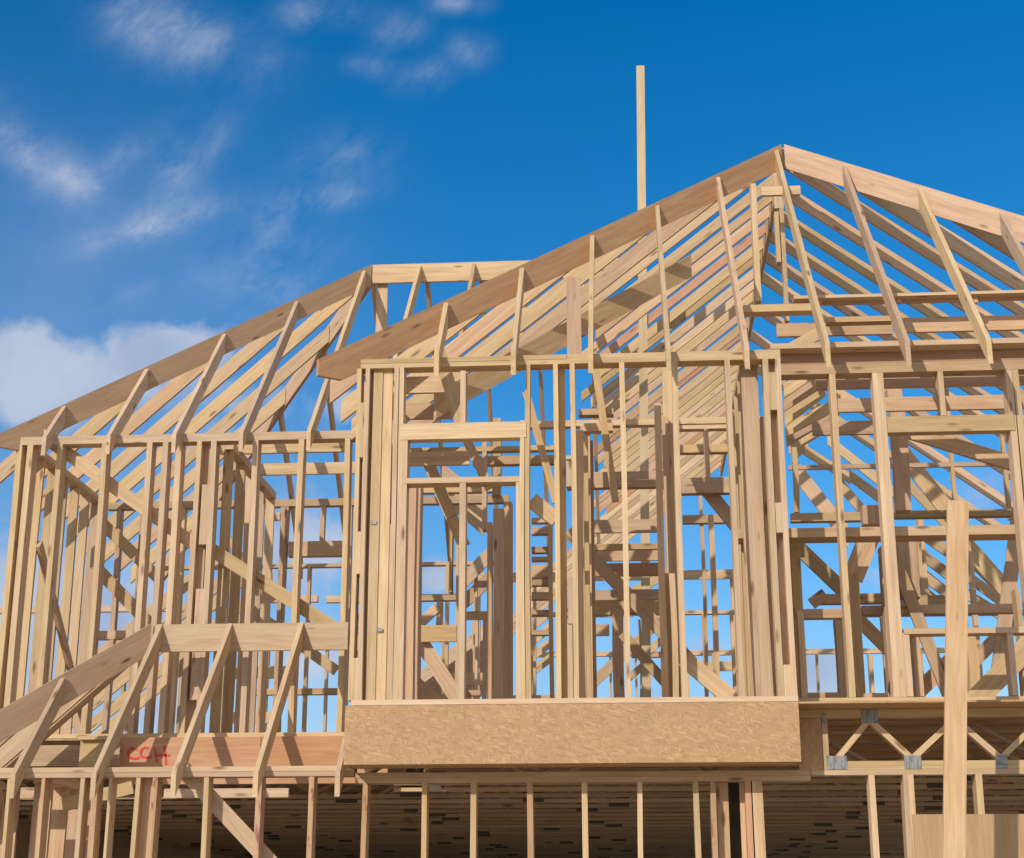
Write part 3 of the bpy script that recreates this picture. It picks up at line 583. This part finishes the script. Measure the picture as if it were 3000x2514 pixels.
# far shaded rafters low on the right
r5 = thing('roof_frame', 'far shaded rafters dropping to the right behind the upright plank and the right studs', 'roof frame', (4.5, 8, Zf))
for i, (n_, xa_, ya_, xb_, yb_) in enumerate(((8, 1415, 815, 1690, 1165), (9, 1780, 345, 1985, 575), (9, 1480, 395, 1650, 525), (9, 1480, 505, 1650, 640), (9, 1475, 600, 1640, 735), (9, 1545, 325, 1660, 405), (9, 1785, 555, 1985, 700), (9, 1790, 665, 1920, 745), (9, 1785, 440, 1985, 640),
                                              (8, 815, 955, 1005, 1195), (8, 1040, 1015, 1190, 1195), (8, 1120, 985, 1270, 1095), (8, 780, 785, 1010, 930), (8, 1020, 800, 1270, 1000), (8, 1430, 1010, 1600, 1190))):
    Yq = 7.5 + .25 * i; pa_, pb_ = P(n_, xb_, yb_, Yq), P(n_, xa_, ya_, Yq); ex_ = (pb_ - pa_) * .3; rafter('rafter', pa_ - ex_, pb_ + ex_, TH, .2 if i in (0, 1, 9) else .13, (BROWN, WOOD, OLIVE)[i % 3], r5)
# lean-to behind the left wing
r4 = thing('roof_frame', 'rear lean-to of parallel lit boards seen low between the leftmost wing studs', 'roof frame', (-6.2, 8.5, 4))
for i in range(5):
    Yq = 7.8 + .68 * i; rafter('rafter', (-8.0, Yq, 3.7), (-5.0 + .1 * (i % 2), Yq, 6.25), TH, .15, (WOOD, PINK, WOOD)[i % 3], r4)
w = thing('stud_wall', 'deep cross wall of close pale studs and headers seen between the middle bay studs', 'wall frame', (0, 8.4, Zf))
for k in range(11):
    xx = -1.9 + k * .36
    if k in (3, 8): continue
    box('stud', (xx, 8.4, Zf), (xx + TH, 8.4 + D4, 5.77), (WOOD, PINK)[k % 2], w)
for zz, xa_, xb_ in ((5.77, -2.0, 1.9), (5.3, -.85, .1), (4.6, .7, 1.5), (4.2, -1.6, -.9), (3.9, -.5, .25)): box('header', (xa_, 8.36, zz), (xb_, 8.395, zz + .12), WOOD, w)
bar('brace', (-1.7, 8.34, 3.3), (.6, 8.34, 5.4), TH, .13, WOOD, w)
# small rear gable behind the bay window
r3 = thing('roof_frame', 'small rear gable of parallel lit boards low in the bay window, dropping shaded boards to the right', 'roof frame', (-2, 8.6, Zf))
for i in range(9):
    Yq = 12.6 + .22 * i; rafter('rafter', P(5, 545, 945 + 36 * i, Yq), P(5, 962, 640 + 42 * i, Yq), TH, .185, (WOOD, PINK, WOOD, WOOD)[i % 4], r3)
for i in range(3):
    Yq = 6.0 + .4 * i; rafter('rafter', P(4, 935, 905 + 70 * i, Yq), P(4, 690, 715 + 62 * i, Yq), TH, .15, BROWN, r3)
rafter('rafter', P(5, 825, 345, 6.5), P(5, 960, 205, 6.5), TH, .15, WOOD, r3); rafter('rafter', P(5, 830, 470, 7), P(5, 960, 350, 7), TH, .15, BROWN, r3)
for i in range(4):
    Yq = 13 + .3 * i; rafter('rafter', P(5, 1215, 640 + 90 * i, Yq), P(5, 1320, 560 + 90 * i, Yq), TH, .13, WOOD, r3)
w = thing('stud_wall', 'deep middle wall of thin pale studs seen low between the bay studs', 'wall frame', (-.6, 6.6, Zf))
for k in range(22):
    if k in (6, 7, 13, 14, 16): continue
    xx = -5.4 + k * .33
    box('stud', (xx, 6.6, Zf), (xx + TH, 6.6 + D4, 5.0 if k > 12 else 5.62), (WOOD, BROWN, PINK)[k % 3], w)
box('top_plate', (-5.5, 6.6, 5.62), (-1.4, 6.6 + D4, 5.66), WOOD, w); box('top_plate', (-1.1, 6.6, 5.0), (1.9, 6.6 + D4, 5.04), WOOD, w)
for xa_, xb_, zz in ((-4.6, -3.9, 4.3), (-3.3, -2.6, 4.9), (-2.2, -1.6, 4.2)): box('header', (xa_, 6.55, zz), (xb_, 6.595, zz + .14), WOOD, w)
w = thing('stud_wall', 'pale cross wall behind the right window opening, short studs under a level plate', 'wall frame', (3.4, 4.4, Zf))
for k in range(9):
    if k in (3,): continue
    xx = 1.75 + k * .41; box('stud', (xx, 4.4, Zf), (xx + TH, 4.4 + D4, 4.55), (BROWN, WOOD)[k % 2], w)
box('top_plate', (1.7, 4.395, 4.55), (5.6, 4.4 + D4, 4.59), WOOD, w)
w = thing('stud_wall', 'far back wall at the end of the house, thin studs under a lit top plate on the right', 'wall frame', (2.4, 14.5, Zf))
YF = 14.5
for k in (1, 2): box('top_plate', (-1.6, YF, Zt - k * TH), (5.9, YF + D4, Zt - (k - 1) * TH), WOOD, w)
for k in range(18): box('stud', (-1.55 + k * .42, YF, Zf), (-1.512 + k * .42, YF + D4, Zt - 2 * TH), (WOOD, OLIVE)[k % 2], w)
box('bottom_plate', (-1.6, YF, Zf - .04), (5.9, YF + D4, Zf), WOOD, w)

# ================================================================== FLOOR: bay rim panel, open web trusses, deck
zb0 = P(6, 1000, 675, -.012).z
o = thing('rim_panel', 'wide flaky strand board band under the bay wall', 'panel', ((XL + XR) / 2, 0, zb0))
xa, xb = P(6, 118, 500, -.012).x, P(10, 787, 500, -.012).x
box('strand_board', (xa, -.012, zb0), (xb, .004, Zf - .004), OSB, o)
box('end_board', (xb - .016, .005, zb0), (xb, PR + .1, Zf - .004), OSB, o); box('end_board', (xa, .005, zb0), (xa + .016, PR + .1, Zf - .004), OSB, o); box('bottom_board', (xa + .017, .005, zb0 + .002), (xb - .017, PR - .002, zb0 + .02), OSB, o)
deck = box('floor_deck', (XL, 0.006, Zf - .016), (RX1, 20.0, Zf - .002), OSB, None); deck['label'] = 'strand board deck of the upper floor over the trusses'; deck['category'] = 'floor'
deck2 = box('floor_deck', (-7, PW + .002, Zf - .017), (XL - .002, 20.0, Zf - .003), OSB, None); deck2['label'] = 'strand board deck of the upper floor in the left wing'; deck2['category'] = 'floor'
T0, T1 = 2.672, Zf - .018
def webs(x0, x1, y, par, mat):
    n = max(2, round((x1 - x0) / .66)); step = (x1 - x0) / n; vs, fs = [], []
    for i in range(n + 1):
        x, z = x0 + i * step, (T0 + .03 if i % 2 == 0 else T1 - .03)
        vs += [Vector((x + dx, y + dy, z)) for dx in (-.022, .022) for dy in (-.035, .035)]
        if i: k = 4 * i - 4; fs += [(k, k + 1, k + 5, k + 4), (k + 2, k + 6, k + 7, k + 3), (k, k + 4, k + 6, k + 2), (k + 1, k + 3, k + 7, k + 5)]
    fs += [(0, 2, 3, 1), (4 * n, 4 * n + 1, 4 * n + 3, 4 * n + 2)]
    link('web', vs, fs, mat, par)
# the front truss, fully seen
tx0 = P(10, 918, 500, PR).x
tr = thing('floor_truss', 'sunlit open web floor truss with grey metal connector plates, right of the strand board band', 'truss', (3.5, PR + .05, T0))
box('bottom_chord', (tx0, PR, T0), (RX1, PR + D4, T0 + .062), WOOD, tr); box('top_chord', (XR + .01, PR, T1 - .062), (RX1, PR + D4, T1), WOOD, tr)
box('end_post', (tx0, PR + .002, T0 + .063), (tx0 + .042, PR + .087, T1 - .063), WOOD, tr)
nodes = [P(10, 1000, 600, PR).x, P(10, 1195, 400, PR).x, P(10, 1445, 620, PR).x, P(10, 1695, 400, PR).x, P(10, 1965, 620, PR).x]
while nodes[-1] < RX1 - .6: nodes.append(nodes[-1] + (.325 if len(nodes) % 2 else .34))
for i in range(len(nodes) - 1):
    lo_i = i % 2 == 0
    bar('web', (nodes[i], PR + .045, T0 + .075 if lo_i else T1 - .075), (nodes[i + 1], PR + .045, T1 - .075 if lo_i else T0 + .075), .084, .042, WOOD, tr)
for i, x in enumerate(nodes):
    zc = T0 + .05 if i % 2 == 0 else T1 - .055; hw = .075 if i == 0 else (.062 if i < 3 else .042)
    box('connector_plate', (x - hw, PR - .004, zc - .048), (x + hw, PR - .0005, zc + .05), METAL, tr)
box('connector_plate', (tx0 + .002, PR - .004, T1 - .11), (tx0 + .03, PR - .0005, T1 - .03), METAL, tr)
o = box('sheathing_panel', (XR + .02, PR - .001, T0 - .002), (tx0 - .004, PR + .04, T1 - .065), OSB, None); o['label'] = 'small shaded strand board piece between the band and the open web truss'; o['category'] = 'panel'
# the ceiling of trusses over the lower storey
def interior_truss(x0, x1, label):
    t = thing('floor_truss', label, 'truss', ((x0 + x1) / 2, 0, T0), 'floor trusses in the lower ceiling')
    box('bottom_chord', (x0, 0, T0), (x1, D4, T0 + .031), random.choice((WOOD, PINK, BROWN)), t); box('top_chord', (x0, 0, T1 - .042), (x1, D4, T1), BROWN, t)
    webs(x0, x1, .045, t, BROWN)
    x = x0 + random.uniform(.2, 1.2)
    while x < x1 - .3:
        hw = random.uniform(.06, .11); box('connector_plate', (x - hw, -.004, T0 + .002), (x + hw, -.001, T0 + random.uniform(.1, .13)), DARKMETAL, t)
        x += random.choice((1.8, 2.6, 3.4, 4.2)) * random.uniform(.9, 1.1)
    return t
def dup(r, loc):
    c = r.copy(); COL.objects.link(c); c.location = loc
    for ch in r.children:
        d = ch.copy(); COL.objects.link(d); d.parent = c
    return c
LAB = 'shaded floor truss in the row across the dark ceiling behind the lower studs'
short = interior_truss(XL + .02, RX1, LAB); short.location.y = PR + .42
for q in range(1, 3): dup(short, short.location + Vector((.1 * (q % 2), .7 * q, 0)))
protos = [interior_truss(-6.9, RX1, LAB) for q in range(4)]
for q in range(25):
    yy = PR + .42 + .7 * (q + 3)
    if q < 4: protos[q].location.y = yy
    else: dup(protos[(q * 3 + q // 5) % 4], Vector((protos[0].location.x + random.uniform(-.1, .1), yy, T0)))


# ================================================================== LOWER STOREY FRONT WALLS (Y = .35)
LT = 2.725
w = thing('stud_wall', 'lower front stud wall under the small left hip roof, red stained stud edges and a leaning brace', 'wall frame', (-4.2, PR, .14))
box('top_plate', (-6.9, PR - .01, LT - TH), (XL - .02, PR + D6, LT), WOOD, w); box('top_plate', (-6.9, PR - .006, LT - 2 * TH), (XL - .02, PR + D6, LT - TH - .001), PINK, w); box('bottom_plate', (-6.9, PR, .14), (XL, PR + D6, .178), WOOD, w)
LZ = LT - 2 * TH
for n, xl, xr, y, d, mt in ((3, 242, 262, 1000, D6, RED), (3, 527, 560, 1150, D6, RED), (3, 628, 645, 1150, D6, WOOD), (3, 780, 806, 1150, D6, WOOD), (3, 892, 922, 1050, D6, RED), (3, 1193, 1222, 1050, D6, WOOD), (3, 1494, 1526, 1150, D6, RED), (3, 1806, 1836, 1100, D6, RED), (3, 20, 40, 1250, D6, WOOD), (3, 455, 480, 1200, D6, WOOD)):
    stud(w, n, xl, xr, y, PR, .178, LZ, d, mt)
stud(w, 3, 806, 892, 1050, PR + .1, .178, LZ, TH, PINK, 'backing_stud')
brace(w, 3, 1150, 960, 1580, 1420, .12, PR + .165, mat=WOOD)
side_wall('lower partition of broad studs under the left end of the small hip roof', -5.35, -5.21, [PR + .3, PR + .7, PR + 1.1, PR + 1.5], .14, LT - .02, PINK)
side_wall('lower partition of pinkish studs just right of the leftmost stained stud', -4.62, -4.48, [PR + .25, PR + .65, PR + 1.05, PR + 1.45], .14, LT - .02, PINK)
for lab, n, xa, xb, yt, yb, Y, d in (('lit board behind the leftmost lower rafter, left of the sprayed letters', 3, -300, 700, 742, 862, 1.9, TH), ('lit joist seen just under the lower left plate, right of the red stained double stud', 3, 960, 1690, 992, 1046, 1.3, TH), ('lit joist seen just under the lower left plate, beside the leftmost stained stud', 3, 120, 660, 985, 1048, 1.25, TH)):
    b = rail(None, n, xa, xb, yt, yb, Y, d, WOOD, 'porch_beam'); b['label'] = lab; b['category'] = 'beam'
b = brace(None, 3, 370, 1090, 780, 985, .1, .9, mat=WOOD, name='loose_board'); b['label'] = 'pale board rising to the right under the lower left plate'; b['category'] = 'board'
b = thing('block', 'weathered block with a small cap plate left of the sprayed letters', 'block', (-4.4, 1.6, 2.7))
stud2(b, 3, 465, 640, 800, 705, 865, 1.6, TH, OLIVE, 'face_board'); rail(b, 3, 462, 640, 685, 705, 1.55, .12, WOOD, 'cap_plate')

w = thing('stud_wall', 'lower front stud wall under the strand board band, dark ceiling behind it', 'wall frame', (-.4, PR, .14))
L2 = T0 - .001
box('top_plate', (XL - .01, PR + .001, L2 - TH), (XR + .1, PR + D6, L2), BROWN, w); box('top_plate', (XL - .01, PR + .006, L2 - 2 * TH), (XR + .1, PR + D6, L2 - TH - .001), BROWN, w); box('bottom_plate', (XL + .005, PR, .14), (XR + .1, PR + D6, .178), WOOD, w)
for n, xl, xr, y, mt in ((6, 222, 252, 1000, RED), (6, 573, 603, 1000, RED), (6, 856, 889, 1000, WOOD), (6, 1183, 1217, 1000, RED), (6, 1508, 1541, 1000, WOOD), (6, 1836, 1866, 1000, WOOD), (10, 162, 194, 1000, WOOD), (10, 272, 304, 1000, RED), (10, 470, 505, 1000, ORANGE), (10, 512, 540, 1000, WOOD), (10, 541, 580, 1000, WOOD)):
    stud(w, n, xl, xr, y, PR, .178, L2 - 2 * TH, D6, mt)
stud(w, 10, 305, 372, 1000, PR + .1, .178, L2 - 2 * TH, TH, PINK, 'backing_stud'); stud(w, 10, 440, 469, 1000, PR + .12, .178, L2 - 2 * TH, TH, BROWN, 'backing_stud')
w = thing('stud_wall', 'lower front stud wall under the open web truss, beside the tan sheet at the lower right', 'wall frame', (3.6, PR, .14))
box('top_plate', (XR + .105, PR + .0, L2 - TH), (RX1, PR + D6, L2), WOOD, w); box('bottom_plate', (XR + .105, PR, .14), (RX1, PR + D6, .178), WOOD, w)
for n, xl, xr, y in ((10, 1203, 1238, 1000), (10, 1398, 1430, 900), (10, 1431, 1462, 900), (10, 1828, 1866, 850)): stud(w, n, xl, xr, y, PR, .178, L2 - TH)
for k in range(1, 6): box('stud', (2.98 + k * .42, PR, .178), (3.02 + k * .42, PR + D6, L2 - TH), WOOD, w)
o = thing('plywood_sheet', 'tan plywood sheet fixed low on the wall behind the upright plank', 'panel', (3.3, PR - .02, 1.2))
pa, pb = P(10, 1445, 972, PR - .02), P(10, 2300, 972, PR - .02)
box('sheet', (pa.x, PR - .02, .95), (pb.x + .3, PR - .003, pa.z), PLYWOOD, o)
# lower back and side walls: sheathed, dark inside
o = thing('stud_wall', 'open back stud wall deep inside the lower storey', 'wall frame', (-.5, 15.8, .14))
box('top_plate', (-6.9, 19.8, T0 - .041), (5.9, 19.94, T0 - .003), BROWN, o)
for k in range(31): box('stud', (-6.8 + k * .42, 19.8, .14), (-6.762 + k * .42, 19.94, T0 - .042), BROWN, o)
o = thing('sheathed_wall', 'dark sheathed end wall of the lower storey on the left', 'wall', (-6.93, 6, .14)); box('sheathing', (-6.93, 2.2, .14), (-6.912, 19.93, T1 - .002), OSB, o)
o = box('support_or_shade_post', (P(10, 380, 1000, 1.2).x, 1.2, .14), (P(10, 440, 1000, 1.2).x, 1.35, T0 - .003), BLACKISH, None); o['label'] = 'dark board standing for the shaded opening of the lower storey behind the stained double stud'; o['category'] = 'post'  # near-black board added where the opening lies in shade

# ================================================================== SMALL LOWER-LEFT HIP ROOF
lm = .95; ly, lz = .18, 2.70
LA = Vector((-4.06, 1.60, lz + (1.60 - ly) * lm)); LSl = .95
pr = thing('roof_frame', 'small lower hip roof frame at the bottom left, rafters leaning on a level ridge board', 'roof frame', (-3.6, 1, LT))
def lf(y): return lz + (y - ly) * lm
bar('ridge_board', (LA.x, LA.y + .02, LA.z - .12), (XL - .32, LA.y + .02, LA.z - .12), TH, .235, WOOD, pr)
xh = LA.x - (LA.y - ly + .15) / LSl
rafter('hip_rafter', (xh, ly - .15, lf(ly - .15)), LA + Vector((-.02, -.02, 0)), TH, .225, KNOTTY, pr)
for x in (-4.62, -4.0, -3.39, -2.77):
    yt = min(LA.y - (LA.x - x) * LSl - .03, LA.y)
    rafter('rafter', (x, ly - .04, lf(ly - .04)), (x, yt, lf(yt)), TH, .145, WOOD, pr, .1)
rafter('rafter', (-2.155, ly - .04, lf(ly - .04)), (-2.155, .55, lf(.55)), TH, .145, WOOD, pr, .1)
def ll(x): return LA.z - (LA.x - x) * lm * LSl
for i, y in enumerate((.5, .95, 1.4, 1.58)):
    xx = LA.x - (LA.y - y) / LSl
    rafter('rafter', (-5.75, y, ll(-5.75)), (xx - .02, y, ll(xx - .02)), TH, .145, PINK if i % 2 else WOOD, pr)

# ================================================================== LOOSE TIMBER
a, b = P(10, 1690, 1210, -.55), P(8, 1712, 1138, -.55)
d = (a - b).normalized(); foot = a + d * (a.z / -d.z)
o = bar('plank', foot, b, TH, .148, PINK, None); o['label'] = 'tall pinkish plank standing upright in front of the right wall'; o['category'] = 'plank'
Yp = 4.6
t0, t1 = at(1876, 198, Yp), at(1886, 1200, Yp)
dd = (t1 - t0).normalized()
o = thing('post', 'slender post rising high above the roof into the blue sky', 'post', (t1.x, Yp, Zf))
base = t0 + dd * ((t0.z - Zf) / -dd.z)
bar('post_board', base, t0, .09, .092, wood('clear_spruce', (.62, .48, .31), (.68, .54, .36), (.72, .59, .41), knots=.5), o)
a, b = P(9, 330, 290, .62), P(9, 2400, 300, .62)
o = box('walk_plank', (P(9, 420, 300, .62).x, .62, P(9, 1000, 345, .62).z), (4.6, .84, P(9, 1000, 345, .62).z + .075), BROWN, None); o['label'] = 'long reddish plank laid level behind the right studs at half height'; o['category'] = 'plank'
